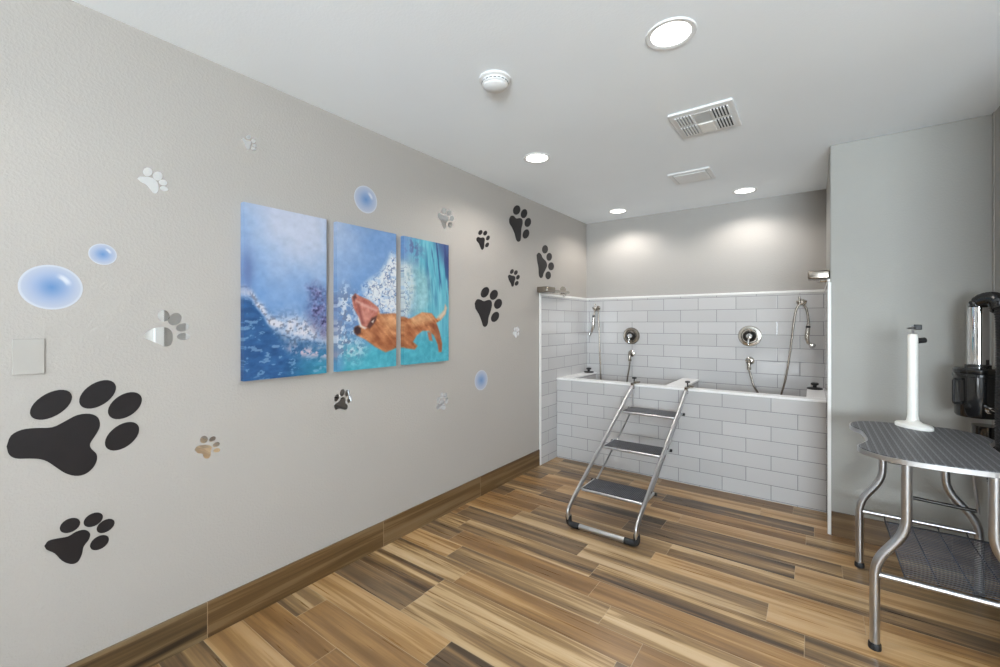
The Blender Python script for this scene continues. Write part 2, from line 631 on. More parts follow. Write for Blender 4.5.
# baseboards
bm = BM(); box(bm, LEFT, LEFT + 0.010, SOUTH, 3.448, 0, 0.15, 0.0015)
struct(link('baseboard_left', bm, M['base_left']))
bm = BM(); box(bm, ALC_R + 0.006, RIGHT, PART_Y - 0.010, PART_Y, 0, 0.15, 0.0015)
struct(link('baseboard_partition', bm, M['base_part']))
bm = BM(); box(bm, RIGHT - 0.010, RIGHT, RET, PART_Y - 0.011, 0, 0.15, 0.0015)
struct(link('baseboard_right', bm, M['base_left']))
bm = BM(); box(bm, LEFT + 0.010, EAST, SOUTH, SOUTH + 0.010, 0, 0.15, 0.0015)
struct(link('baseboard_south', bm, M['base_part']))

# alcove tiling
TZ = 1.605
bm = BM(); box(bm, LEFT + 0.012, ALC_R - 0.012, BACK - 0.012, BACK, 0, TZ - 0.02)
struct(link('wall_back_tiles', bm, M['tile_back']))
bm = BM(); box(bm, LEFT, LEFT + 0.012, 3.475, BACK, 0, TZ - 0.02)
struct(link('wall_left_tiles', bm, M['tile_side']))
bm = BM(); box(bm, ALC_R - 0.012, ALC_R, PART_Y + 0.02, BACK, 0, TZ - 0.02)
struct(link('wall_right_tiles', bm, M['tile_side']))
bm = BM()
box(bm, LEFT + 0.014, ALC_R - 0.014, BACK - 0.014, BACK, TZ - 0.02, TZ, 0.004)
box(bm, LEFT, LEFT + 0.014, 3.45, BACK, TZ - 0.02, TZ, 0.004)
box(bm, ALC_R - 0.014, ALC_R, PART_Y, BACK, TZ - 0.02, TZ, 0.004)
box(bm, LEFT, LEFT + 0.014, 3.45, 3.475, 0, TZ - 0.02, 0.004)
struct(link('trim_2', bm, M['white_trim']))
bm = BM(); box(bm, ALC_R - 0.013, ALC_R + 0.006, PART_Y - 0.006, PART_Y + 0.02, 0, TZ - 0.02, 0.004)
struct(link('trim_3', bm, M['white_trim']))

# ------------------------------------------------------------------ the double dog bath
tub = empty('dog_bath', (-1.0, TUB_Y, 0), 'built-in double dog bath faced in white subway tile with white stone ledge', 'dog bath')
x0, x1, yb = LEFT + 0.013, ALC_R - 0.013, BACK - 0.013
LED = 0.768
bm = BM(); box(bm, x0, x1, TUB_Y, TUB_Y + 0.10, 0, LED)
link('front_panel', bm, M['tile_front'], tub)
bm = BM(); box(bm, x0, x1, TUB_Y + 0.10, yb, 0.02, 0.34)
link('basin_floor', bm, M['quartz'], tub)
bm = BM(); box(bm, -1.04, -0.90, TUB_Y + 0.10, yb, 0.34, LED)
link('divider', bm, M['tile_side'], tub)
bm = BM(); box(bm, x0, x0 + 0.11, TUB_Y + 0.10, yb, 0.34, LED)
link('side_panel', bm, M['tile_side'], tub)
bm = BM(); box(bm, x1 - 0.11, x1, TUB_Y + 0.10, yb, 0.34, LED)
link('side_panel', bm, M['tile_side'], tub)
bm = BM()
e = 0.016
box(bm, x0, x1, TUB_Y - 0.006, TUB_Y + 0.108, LED, LED + e, 0.003)
box(bm, -1.045, -0.895, TUB_Y + 0.108, yb, LED, LED + e, 0.002)
box(bm, x0, x0 + 0.115, TUB_Y + 0.108, yb, LED, LED + e, 0.002)
box(bm, x1 - 0.115, x1, TUB_Y + 0.108, yb, LED, LED + e, 0.002)
link('ledge', bm, M['quartz'], tub)
for xx in (-1.5, -0.41):
    bm = BM(); lathe(bm, [(0.0, 0.006), (0.03, 0.006), (0.045, 0.003), (0.045, 0.0), (0.0, 0.0)], (xx, 4.13, 0.3405))
    link('drain', bm, M['nickel_dark'], tub, True)
LEDT = LED + e

for xx, yy, lab in ((LEFT + 0.075, 4.385, 'small black rubber knob on the left end ledge of the dog bath'),
                (0.005, 4.37, 'small black rubber knob on the right end ledge of the dog bath')):
    kn = empty('tether_knob', (xx, yy, LEDT), lab, 'knob', 'knobs on the bath ledge')
    bm = BM(); lathe(bm, [(0.0, 0.0), (0.052, 0.0), (0.055, 0.005), (0.05, 0.012), (0.0, 0.014)], (xx, yy, LEDT + 0.0005))
    link('base_plate', bm, M['rubber'], kn, True)
    bm = BM(); lathe(bm, [(0.0, 0.0), (0.014, 0.0), (0.014, 0.018), (0.026, 0.022), (0.028, 0.034), (0.02, 0.040), (0.0, 0.040)], (xx, yy, LEDT + 0.013))
    link('knob', bm, M['rubber'], kn, True)


# ------------------------------------------------------------------ shower fittings
def valve(x, z, r, mat, lab):
    y = BACK - 0.0125
    t = empty('shower_valve', (x, y, z), lab, 'shower valve', 'shower valves above the dog bath')
    bm = BM(); lathe(bm, [(0, 0.0), (r, 0.0), (r, 0.006), (r * 0.93, 0.014), (r * 0.72, 0.016), (r * 0.68, 0.010), (r * 0.62, 0.010), (0, 0.012)], (x, y, z), 'y', 40, -1)
    link('escutcheon', bm, mat, t, True)
    bm = BM(); lathe(bm, [(r * 0.52, 0.012), (r * 0.56, 0.026), (r * 0.46, 0.034), (r * 0.36, 0.026), (r * 0.36, 0.012)], (x, y, z), 'y', 40, -1)
    link('dial_ring', bm, M['dark_steel'], t, True)
    bm = BM(); lathe(bm, [(0, 0.010), (r * 0.32, 0.010), (r * 0.30, 0.05), (r * 0.22, 0.062), (0, 0.064)], (x, y, z), 'y', 28, -1)
    tube(bm, [(x, y - 0.045, z), (x - 0.004, y - 0.062, z - r * 0.35), (x - 0.006, y - 0.066, z - r * 0.78)], 0.009, radii=[1.1, 1, 0.8])
    link('handle', bm, M['polished'], t, True)


valve(-1.553, 1.191, 0.088, M['nickel_dark'], 'round satin nickel shower valve above the left basin')
valve(-0.469, 1.208, 0.094, M['chrome'], 'round brushed nickel shower valve above the right basin')


def outlet(x, z, lab):
    y = BACK - 0.0125
    t = empty('hose_outlet', (x, y, z), lab, 'hose outlet', 'hose outlets below the shower valves')
    bm = BM(); lathe(bm, [(0, 0.0), (0.036, 0.0), (0.034, 0.008), (0.016, 0.016), (0, 0.016)], (x, y, z + 0.02), 'y', 28, -1)
    link('flange', bm, M['chrome'], t, True)
    bm = BM(); tube(bm, round_path([(x, y - 0.01, z + 0.02), (x, y - 0.055, z + 0.02), (x, y - 0.055, z - 0.035)], 0.03), 0.014, 14)
    lathe(bm, [(0, 0), (0.017, 0), (0.017, 0.022), (0, 0.022)], (x, y - 0.055, z - 0.057), 'z', 6)
    link('elbow', bm, M['nickel_dark'], t, True)


outlet(-1.551, 0.985, 'small hose outlet elbow under the left shower valve')
outlet(-0.469, 0.965, 'small hose outlet elbow under the right shower valve')


def hose(pts, r, mat, parent, name='hose', seg=10, ribs=True, pitch=0.010):
    path = smooth_path(pts, 10)
    # resample evenly so that the ribs are regular
    d = [0]
    for a, b in zip(path, path[1:]):
        d.append(d[-1] + (b - a).length)
    n = max(8, int(d[-1] / pitch) * 2)
    out, j = [], 0
    for i in range(n + 1):
        s = d[-1] * i / n
        while j < len(d) - 2 and d[j + 1] < s:
            j += 1
        t = (s - d[j]) / max(1e-9, d[j + 1] - d[j])
        out.append(path[j].lerp(path[j + 1], t))
    bm = BM()
    tube(bm, out, r, seg, radii=[1.0 if i % 2 else (0.82 if ribs else 1.0) for i in range(n + 1)])
    return link(name, bm, mat, parent, True)


YH = BACK - 0.065


def bk(u, v, y=YH):
    return on_plane(u, v, 1, y)


def holder(x, z, lab):
    y = BACK - 0.0125
    t = empty('sprayer_holder', (x, y, z), lab, 'shower holder', 'sprayer holders on the back tiles')
    bm = BM(); lathe(bm, [(0, 0.0), (0.027, 0.0), (0.025, 0.008), (0.012, 0.012), (0, 0.012)], (x, y, z), 'y', 24, -1)
    link('flange', bm, M['chrome'], t, True)
    bm = BM(); tube(bm, [(x, y - 0.008, z), (x, y - 0.052, z)], 0.010)
    tube(bm, [(x - 0.012, y - 0.052, z - 0.03), (x - 0.014, y - 0.054, z + 0.045)], 0.008)
    tube(bm, smooth_path([(x - 0.03, y - 0.075, z + 0.004), (x - 0.02, y - 0.05, z - 0.02), (x + 0.02, y - 0.05, z - 0.02), (x + 0.032, y - 0.075, z + 0.004)], 5), 0.008)
    link('cradle', bm, M['nickel_dark'], t, True)
    return t


holder(-1.925, 1.49, 'nickel sprayer holder in the left corner of the tiled alcove')
holder(-0.085, 1.505, 'nickel sprayer holder near the right end of the tiled alcove')


def sprayer(hose_pts, handle_pts, head, headdir, lab):
    t = empty('handheld_sprayer', tuple(handle_pts[0]), lab, 'sprayer', 'handheld sprayers on hoses')
    hose(hose_pts, 0.0085, M['nickel_dark'], t)
    bm = BM()
    hp = smooth_path(handle_pts, 6)
    n = len(hp)
    tube(bm, hp, 0.014, 12, radii=[0.7 + 0.5 * math.sin(PI * (0.1 + 0.8 * i / (n - 1))) for i in range(n)])
    link('handle', bm, M['chrome'], t, True)
    bm = BM()
    h = Vector(head); dd = Vector(headdir).normalized()
    tube(bm, [h - dd * 0.02, h - dd * 0.005, h + dd * 0.012, h + dd * 0.02], 0.026, 20, radii=[0.45, 0.85, 1.0, 0.95])
    link('spray_head', bm, M['polished'], t, True)
    bm = BM(); q = hp[int(n * 0.12)]
    tube(bm, [q + Vector((0, 0, 0.006)), q - Vector((0, 0, 0.008))], 0.017, 12)
    link('trigger_button', bm, M['rubber'], t, True)


o1 = Vector((-1.551, BACK - 0.0675, 0.924))
sprayer([o1, bk(629.5, 366), bk(626.5, 385), bk(624, 405), (-1.64, YH - 0.1, 0.44), (-1.75, YH - 0.1, 0.39), (-1.86, YH - 0.02, 0.50), bk(600.8, 380), bk(599.6, 345), bk(598.6, 318), bk(597.6, 309), bk(595.3, 310), bk(594.2, 315)],
        [bk(594.0, 314), bk(593.6, 320), bk(593.2, 326), bk(591.6, 332)], bk(590.2, 333.5), (-0.7, -0.2, -0.6),
        'chrome handheld sprayer hanging in the left corner of the alcove')
o2 = Vector((-0.469, BACK - 0.0675, 0.904))
sprayer([o2, bk(750.5, 374), bk(754, 386), bk(760, 398), (-0.36, YH - 0.1, 0.47), (-0.28, YH - 0.12, 0.38), (-0.2, YH - 0.08, 0.46), bk(780, 402), bk(785.5, 380), bk(790.5, 350), bk(794.5, 318), bk(797.5, 307), bk(801.8, 303.5), bk(806, 308), bk(808.2, 318), bk(808.4, 325)],
        [bk(808.4, 324), bk(807.6, 332), bk(807.0, 338), bk(808.6, 344)], bk(811.5, 345.5), (0.7, -0.4, -0.4),
        'chrome handheld sprayer on a looped hose at the right of the alcove')


# nickel bars just above the tile line
def bar(xw, s, lab):
    z = 1.634
    t = empty('wall_bar', (xw, 3.9, z), lab, 'wall bar', 'nickel bars above the tiled side walls')
    bm = BM(); lathe(bm, [(0, 0), (0.066, 0), (0.064, 0.009), (0.03, 0.016), (0, 0.016)], (xw + s * 0.001, 3.92, z), 'x', 28, s)
    tube(bm, [(xw + s * 0.01, 3.92, z), (xw + s * 0.06, 3.92, z)], 0.014)
    link('flange', bm, M['chrome'], t, True)
    bm = BM(); tube(bm, [(xw + s * 0.055, 3.94, z), (xw + s * 0.055, 3.562, z)], 0.013, 16)
    link('rod', bm, M['chrome'], t, True)
    bm = BM(); box(bm, *(sorted((xw + s * 0.002, xw + s * 0.115))), 3.405, 3.56, z - 0.026, z + 0.026, 0.008)
    link('grip', bm, M['nickel_dark'], t, True)


bar(LEFT, 1, 'nickel bar mounted above the tiles on the left side wall')
bar(ALC_R, -1, 'nickel bar jutting from the alcove side of the right partition')

# ------------------------------------------------------------------ the step ladder
lad = empty('pet_ladder', (-1.07, 2.52, 0), 'folding aluminium ladder with three black treads hooked onto the bath ledge', 'ladder')
RX = (-1.29, -0.845)
for x in RX:
    pts = [(x, 2.525, 0.10), (x, 2.508, 0.135), (x, 2.56, 0.165 + 0.0), (x, 2.70, 0.215), (x, 3.07, 0.41), (x, 3.44, 0.605), (x, 3.745, 0.765)]
    pts = [(x, 2.525, 0.055), (x, 2.512, 0.11), (x, 2.60, 0.17), (x, 3.07, 0.415), (x, 3.45, 0.612), (x, 3.755, 0.775)]
    bm = BM(); tube(bm, round_path(pts, 0.09, 8), 0.018, 14, ref=(1, 0, 0), r2=0.012)
    link('side_rail', bm, M['alu'], lad, True)
    s = 1 if x < -1 else -1
    bm = BM(); tube(bm, [(x + s * 0.028, 2.875, 0.185), (x + s * 0.028, 3.28, 0.385), (x + s * 0.028, 3.665, 0.592), (x + s * 0.01, 3.735, 0.745)], 0.0065, 10)
    link('rear_strut', bm, M['steel'], lad, True)
    bm = BM()
    tube(bm, round_path([(x, 2.526, 0.075), (x, 2.528, 0.02), (x + s * 0.075, 2.528, 0.02)], 0.03, 6), 0.0195, 14)
    link('foot_cap', bm, M['rubber'], lad, True)
    bm = BM()
    box(bm, x - 0.012, x + 0.012, 3.73, 3.762, 0.745, 0.80, 0.003)
    box(bm, x - 0.012, x + 0.012, 3.73, 3.83, LEDT + 0.001, LEDT + 0.012, 0.002)
    box(bm, x + 0.008, x + 0.05, 3.765, 3.805, LEDT + 0.012, LEDT + 0.028, 0.003)
    hk = link('ledge_hook', bm, M['nickel_dark'], lad)
    bm = BM(); lathe(bm, [(0, 0), (0.006, 0), (0.006, 0.034), (0.020, 0.036), (0.020, 0.048), (0.007, 0.052), (0, 0.052)], (x, 3.79, LEDT + 0.012), 'z', 20)
    link('screw_knob', bm, M['rubber'], hk, True)
bm = BM(); tube(bm, [(RX[0] + 0.06, 2.528, 0.021), (RX[1] - 0.06, 2.528, 0.021)], 0.0165, 14)
link('floor_bar', bm, M['alu'], lad, True)
for y0, z in ((2.685, 0.205), (3.06, 0.405), (3.445, 0.603)):
    y1 = y0 + 0.215
    bm = BM()
    xa, xb = RX[0] + 0.013, RX[1] - 0.013
    tube(bm, round_path([(xa, y1, z - 0.008), (xa, y0, z - 0.008), (xb, y0, z - 0.008), (xb, y1, z - 0.008)], 0.02, 4), 0.0095, 10)
    tube(bm, [(xa, y1, z - 0.008), (xb, y1, z - 0.008)], 0.008, 10)
    sf = link('step_frame', bm, M['alu'], lad, True)
    bm = BM(); box(bm, xa + 0.007, xb - 0.007, y0 + 0.007, y1 - 0.002, z - 0.008, z + 0.004, 0.003)
    link('tread', bm, M['tread'], lad)
    for x in (RX[0] + 0.002, RX[1] - 0.002):
        bm = BM(); tube(bm, [(x - 0.011, y1, z - 0.012), (x + 0.011, y1, z - 0.012)], 0.011, 12)
        link('hinge_cap', bm, M['rubber'], lad, True)

# ------------------------------------------------------------------ grooming table
tb = empty('grooming_table', (0.42, 2.68, 0), 'bone-shaped grooming table with grey ribbed rubber top and bent steel legs', 'grooming table')
outline = [(.194, 2.60), (.191, 2.68), (.183, 2.755), (.160, 2.805), (.148, 2.87), (.160, 2.945), (.200, 3.005), (.264, 3.038), (.340, 3.050), (.416, 3.059), (.480, 3.060),
           (.554, 3.049), (.608, 3.000), (.640, 2.945), (.654, 2.885), (.648, 2.835), (.626, 2.785), (.614, 2.73), (.611, 2.66), (.611, 2.58), (.620, 2.50), (.645, 2.44), (.656, 2.38),
           (.640, 2.32), (.595, 2.278), (.532, 2.256), (.470, 2.247), (.408, 2.243), (.324, 2.246), (.258, 2.260), (.200, 2.295), (.160, 2.350), (.150, 2.405), (.168, 2.462), (.190, 2.53)]
op = smooth_path([(x, y, 0) for x, y in outline + outline[:1]], 4)[:-1]
bm = BM(); prism(bm, op, (0, 0, 0.018), (0, 0, 0.780))
link('table_rim', bm, M['alu'], tb)
cen = Vector((0.41, 2.65, 0))
ins = []
for i, p in enumerate(op):
    t = (op[(i + 1) % len(op)] - op[i - 1]).normalized()
    nrm = Vector((t.y, -t.x, 0))
    ins.append(p - nrm * 0.005 if (nrm.dot(p - cen) > 0) else p + nrm * 0.005)
bm = BM(); prism(bm, ins, (0, 0, 0.004), (0, 0, 0.797))
link('tabletop', bm, M['tabletop'], tb)
for yy in (2.317, 3.03):
    bm = BM(); box(bm, 0.24, 0.58, yy - 0.016, yy + 0.016, 0.765, 0.780)
    link('leg_bracket', bm, M['dark_steel'], tb)
for xt, xf in ((0.295, 0.20), (0.53, 0.645)):
    for y in (2.317, 3.045):
        bm = BM(); tube(bm, round_path([(xt, y, 0.77), (xt, y, 0.50), (xf, y, 0.355), (xf, y, 0.02)], 0.06, 8), 0.017, 18)
        lg = link('leg', bm, M['steel'], tb, True)
        bm = BM(); lathe(bm, [(0, 0), (0.021, 0), (0.022, 0.006), (0.021, 0.022), (0.0185, 0.026), (0, 0.026)], (xf, y, 0.0), 'z', 20)
        link('rubber_foot', bm, M['rubber'], lg, True)
for y in (2.317, 3.045):
    bm = BM(); tube(bm, [(0.20, y, 0.306), (0.645, y, 0.306)], 0.0115, 14)
    link('crossbar', bm, M['steel'], tb, True)
bm = BM(); tube(bm, [(0.41, 3.03, 0.430), (0.638, 3.03, 0.418)], 0.0085, 10)
link('folding_brace', bm, M['dark_steel'], tb, True)
bm = BM(); tube(bm, [(0.638, 3.02, 0.41), (0.60, 3.0, 0.775)], 0.0055, 10)
link('folding_brace', bm, M['steel'], tb, True)
# wire shelf hung between the crossbars
bm = BM()
zs = 0.290
y = 2.40
while y < 3.0:
    tube(bm, [(0.30, y, zs), (0.70, y, zs)], 0.0023, 5)
    y += 0.0200
for x in (0.30, 0.40, 0.50, 0.60, 0.70):
    tube(bm, [(x, 2.335, zs + 0.01), (x, 2.36, zs - 0.003), (x, 2.995, zs - 0.003), (x, 3.03, zs + 0.012)], 0.0032, 6)
for y in (2.36, 2.998):
    tube(bm, [(0.30, y, zs), (0.70, y, zs)], 0.004, 6)
# turned-up right side of the basket
for k in range(5):
    tube(bm, [(0.70 + 0.005 * k, 2.36, zs + 0.012 * k), (0.70 + 0.005 * k, 2.998, zs + 0.012 * k)], 0.002, 5)
y = 2.40
while y < 3.0:
    tube(bm, [(0.70, y, zs), (0.722, y, zs + 0.052)], 0.0018, 5)
    y += 0.0165
link('wire_shelf', bm, M['wire'], tb)

# white post standing on the table
st = empty('grooming_post', (0.355, 2.93, 0.802), 'slim white grooming post with oval base standing on the grooming table', 'grooming post')
px_, py_ = 0.405, 2.972
st.location = (px_, py_, 0.802)
rg = 35
bm = BM(); lathe(bm, [(0, 0), (1.0, 0), (1.0, 0.012), (0.93, 0.018), (0.5, 0.024), (0.24, 0.040), (0, 0.040)], (0, 0, 0), 'z', 40)
rot = Matrix.Rotation(math.radians(-56), 4, 'Z')
for v in bm.verts:
    v.co = Vector((px_, py_, 0.802)) + rot @ Vector((v.co.x * 0.088, v.co.y * 0.056, v.co.z))
link('base', bm, M['white_plastic'], st, True)
pc = Vector((px_, py_, 0)) + rot @ Vector((-0.005, 0.0, 0))
bm = BM(); tube(bm, [(pc.x, pc.y, 0.83), (pc.x, pc.y, 0.86), (pc.x, pc.y, 1.262), (pc.x, pc.y, 1.27)], 0.0205, 20, radii=[1.25, 1.0, 0.98, 0.85])
link('post', bm, M['white_plastic'], st, True)
bm = BM(); tube(bm, [(pc.x, pc.y, 1.265), (pc.x, pc.y, 1.315)], 0.0045, 8)
tube(bm, [(pc.x - 0.022, pc.y - 0.02, 1.298), (pc.x + 0.01, pc.y + 0.008, 1.304)], 0.004, 8)
link('pin', bm, M['steel'], st, True)
bm = BM()
box(bm, pc.x + 0.005, pc.x + 0.035, pc.y + 0.004, pc.y + 0.030, 1.292, 1.318, 0.004)
link('clamp_knob', bm, M['rubber'], st)
bm = BM()
tube(bm, [(pc.x + 0.012, pc.y + 0.01, 1.235), (pc.x + 0.048, pc.y + 0.03, 1.24)], 0.014, 12)
link('clamp_knob', bm, M['rubber'], st, True)

# ------------------------------------------------------------------ dog dryer
dx, dy = 0.663, 3.15
dr = empty('dog_dryer', (dx, dy, 0.84), 'black canister dog dryer with chrome tube and ribbed hose on the wall', 'dog dryer')
bm = BM(); lathe(bm, [(0, 0), (0.076, 0), (0.083, 0.010), (0.085, 0.10), (0.087, 0.200), (0.091, 0.203), (0.091, 0.214), (0.087, 0.217), (0.089, 0.221), (0.089, 0.236), (0.080, 0.245), (0, 0.247)], (dx, dy, 0.858), 'z', 44)
link('canister', bm, M['black_gloss'], dr, True)
bm = BM(); tube(bm, [(dx, dy, 1.10), (dx, dy, 1.405)], 0.039, 28)
link('chrome_tube', bm, M['polished'], dr, True)
bm = BM(); lathe(bm, [(0.040, 0), (0.047, 0.0), (0.047, 0.012), (0.040, 0.015), (0.040, 0)], (dx, dy, 1.105), 'z', 28)
link('collar', bm, M['black_gloss'], dr, True)
hose([(dx, dy, 1.395), (dx, dy, 1.415), (dx + 0.012, dy - 0.03, 1.437), (dx + 0.03, dy - 0.09, 1.440), (0.70, 3.02, 1.425), (0.702, 2.985, 1.385)], 0.036, M['black_gloss'], dr, 'elbow', 22, True, 0.016)
hose([(0.702, 2.988, 1.395), (0.704, 2.972, 1.33), (0.706, 2.968, 1.15), (0.703, 2.972, 0.95), (0.703, 2.972, 0.75), (0.703, 2.96, 0.55), (0.71, 2.95, 0.45), (0.715, 3.02, 0.44), (0.712, 3.09, 0.52), (0.70, 3.12, 0.62), (0.69, 3.13, 0.70)], 0.026, M['rubber'], dr, 'hose', 18, True, 0.012)
bm = BM(); lathe(bm, [(0, 0), (0.04, 0), (0.05, 0.02), (0.055, 0.12), (0, 0.12)], (0.69, 3.13, 0.70), 'z', 28)
link('motor_housing', bm, M['black_gloss'], dr, True)
hx, hy = dx - 0.098, dy - 0.012
bm = BM()
cam_dir = Vector((-cy, -sy, 0))
h0 = Vector((dx, dy, 0)) + cam_dir * 0.082
h1 = Vector((dx, dy, 0)) + cam_dir * 0.122
hz0, hz1 = 0.925, 1.045
tube(bm, round_path([(h0.x, h0.y, hz1), (h1.x, h1.y, hz1), (h1.x, h1.y, hz0), (h0.x, h0.y, hz0)], 0.012, 4), 0.006, 12)
link('handle', bm, M['rubber'], dr, True)
bm = BM(); kk = Vector((dx + 0.02, dy - 0.082, 0.905))
tube(bm, [kk, kk + Vector((0.005, -0.022, 0)), kk + Vector((0.006, -0.03, 0))], 0.020, 18, radii=[1, 1, 0.7])
tube(bm, [kk + Vector((-0.02, -0.028, 0.012)), kk + Vector((0.03, -0.024, -0.012))], 0.006, 8)
link('chrome_fitting', bm, M['polished'], dr, True)
bm = BM(); box(bm, RIGHT - 0.012, RIGHT - 0.001, dy - 0.06, dy + 0.06, 0.86, 1.14, 0.003)
link('wall_bracket', bm, M['dark_steel'], dr)

# ------------------------------------------------------------------ ceiling fixtures
DL_LABEL = ['large recessed ceiling light nearest the camera', 'recessed ceiling light closest to the paw print wall, mid room',
            'recessed ceiling light in the alcove over the left basin', 'recessed ceiling light in the alcove over the right basin',
            'x', 'x']
for i, (x, y) in enumerate(DOWNLIGHTS[:6]):
    if i < 4:
        t = empty('recessed_light', (x, y, TOP), DL_LABEL[i], 'ceiling light', 'recessed ceiling lights')
        R = 0.092
        bm = BM(); lathe(bm, [(R * 0.78, 0.0), (R * 0.80, -0.004), (R * 0.97, -0.006), (R, -0.003), (R, 0.0)], (x, y, TOP), 'z', 44)
        link('trim_ring', bm, M['white_fixture'], t, True)
        bm = BM(); lathe(bm, [(0, -0.0015), (R * 0.79, -0.0015), (R * 0.79, 0.0)], (x, y, TOP), 'z', 44)
        link('lens', bm, M['lamp'], t, True)
    l = bpy.data.lights.new('downlight_beam', 'SPOT')
    l.energy = DL_POWER[i] * 4
    l.spot_size = math.radians(150)
    l.spot_blend = 0.55
    l.shadow_soft_size = 0.06
    l.color = (1.0, 0.94, 0.88)
    lo = bpy.data.objects.new('downlight_beam', l)
    COL.objects.link(lo)
    lo.location = (x, y, TOP - 0.012)

# smoke detector
t = empty('smoke_detector', (-1.176, 1.572, TOP), 'round white smoke detector on the ceiling', 'smoke detector')
bm = BM(); lathe(bm, [(0, 0), (0.072, 0), (0.072, -0.008), (0.064, -0.012), (0.0, -0.012)], (-1.176, 1.572, TOP), 'z', 40)
link('mounting_base', bm, M['white_fixture'], t, True)
bm = BM(); lathe(bm, [(0, -0.012), (0.058, -0.012), (0.060, -0.028), (0.052, -0.032), (0.052, -0.036), (0.046, -0.042), (0.0, -0.047)], (-1.176, 1.572, TOP), 'z', 40)
link('sensor_cover', bm, M['white_fixture'], t, True)
bm = BM()
for k in range(20):
    an = 2 * PI * k / 20
    c = Vector((-1.176 + 0.0595 * math.cos(an), 1.572 + 0.0595 * math.sin(an), TOP - 0.022))
    tube(bm, [c - Vector((-math.sin(an), math.cos(an), 0)) * 0.006, c + Vector((-math.sin(an), math.cos(an), 0)) * 0.006], 0.0018, 6)
link('vent_slots', bm, M['slot'], t)

# bathroom heater fan
vx0, vx1, vy0, vy1 = -0.635, -0.325, 2.39, 2.735
t = empty('ceiling_heater', ((vx0 + vx1) / 2, (vy0 + vy1) / 2, TOP), 'square white ceiling heater vent with four slotted grilles', 'ceiling heater')
bm = BM(); box(bm, vx0, vx1, vy0, vy1, TOP - 0.012, TOP, 0.004)
link('cover', bm, M['white_fixture'], t)
xm = ((vx0 + 0.03, vx0 + 0.105), (vx1 - 0.105, vx1 - 0.03))
ym = ((vy0 + 0.04, vy0 + 0.155), (vy0 + 0.18, vy1 - 0.04))
for ix, (a, b) in enumerate(xm):
    for (c, d) in ym:
        bm = BM()
        n = 5
        for k in range(n):
            xx = a + (b - a) * (k + 0.5) / n
            box(bm, xx - 0.0045, xx + 0.0045, c, d, TOP - 0.0136, TOP - 0.0118)
        link('grille', bm, M['slot'] if ix else M['grille_grey'], t)
        bm = BM()
        for k in range(n + 1):
            xx = a + (b - a) * k / n
            box(bm, xx - 0.003, xx + 0.003, c, d, TOP - 0.019, TOP - 0.0118)
        link('louvre', bm, M['white_fixture'], t)
bm = BM(); box(bm, xm[0][1] + 0.012, xm[1][0] - 0.012, vy0 + 0.045, vy0 + 0.165, TOP - 0.0145, TOP - 0.0115, 0.001)
link('fan_panel', bm, M['grey_panel'], t)
bm = BM(); box(bm, xm[0][1] + 0.012, xm[1][0] - 0.012, vy0 + 0.178, vy1 - 0.04, TOP - 0.020, TOP - 0.0115, 0.004)
link('light_cover', bm, M['white_plastic'], t)

# exhaust fan
ax0, ax1, ay0, ay1 = -0.89, -0.60, 3.345, 3.615
t = empty('exhaust_fan', ((ax0 + ax1) / 2, (ay0 + ay1) / 2, TOP), 'square white exhaust fan cover on the ceiling near the alcove', 'exhaust fan')
bm = BM(); box(bm, ax0, ax1, ay0, ay1, TOP - 0.012, TOP, 0.005)
link('frame', bm, M['white_fixture'], t)
bm = BM(); box(bm, ax0 + 0.035, ax1 - 0.035, ay0 + 0.035, ay1 - 0.035, TOP - 0.018, TOP - 0.011, 0.003)
link('centre_panel', bm, M['white_fixture'], t)
bm = BM()
for k in range(4):
    w_ = 0.027
    box(bm, ax0 + w_, ax1 - w_, *((ay0 + w_, ay0 + w_ + 0.005) if k == 0 else (ay1 - w_ - 0.005, ay1 - w_)), TOP - 0.0135, TOP - 0.0115) if k < 2 else \
        box(bm, *((ax0 + w_, ax0 + w_ + 0.005) if k == 2 else (ax1 - w_ - 0.005, ax1 - w_)), ay0 + w_, ay1 - w_, TOP - 0.0135, TOP - 0.0115)
link('air_gap', bm, M['grey_panel'], t)

# ------------------------------------------------------------------ switch plate
sp = tag(link('blank_wall_plate', box(BM(), LEFT, LEFT + 0.006, 0.190, 0.262, 1.158, 1.274, 0.002), M['plate']),
         'blank wall plate painted like the wall, above the large black paw print', 'wall plate')


# ------------------------------------------------------------------ canvases
class Noise:
    def __init__(self, seed):
        self.g = np.random.RandomState(seed).rand(256, 256)

    def at(self, x, y):
        xi, yi = np.floor(x).astype(int), np.floor(y).astype(int)
        fx, fy = x - xi, y - yi
        fx, fy = fx * fx * (3 - 2 * fx), fy * fy * (3 - 2 * fy)
        g = self.g
        a, b = g[yi % 256, xi % 256], g[yi % 256, (xi + 1) % 256]
        c, d = g[(yi + 1) % 256, xi % 256], g[(yi + 1) % 256, (xi + 1) % 256]
        return (a * (1 - fx) + b * fx) * (1 - fy) + (c * (1 - fx) + d * fx) * fy

    def fbm(self, x, y, o=4):
        s, a, t = 0, 1, 0
        for k in range(o):
            s = s + a * self.at(x * 2 ** k + 17 * k, y * 2 ** k + 31 * k)
            t += a
            a *= 0.55
        return s / t


N1, N2, N3 = Noise(3), Noise(8), Noise(21)


def wy(u, v):
    """Photograph point on the left wall -> (y, z)."""
    p = on_plane(u, v, 0, LEFT)
    return p.y, p.z


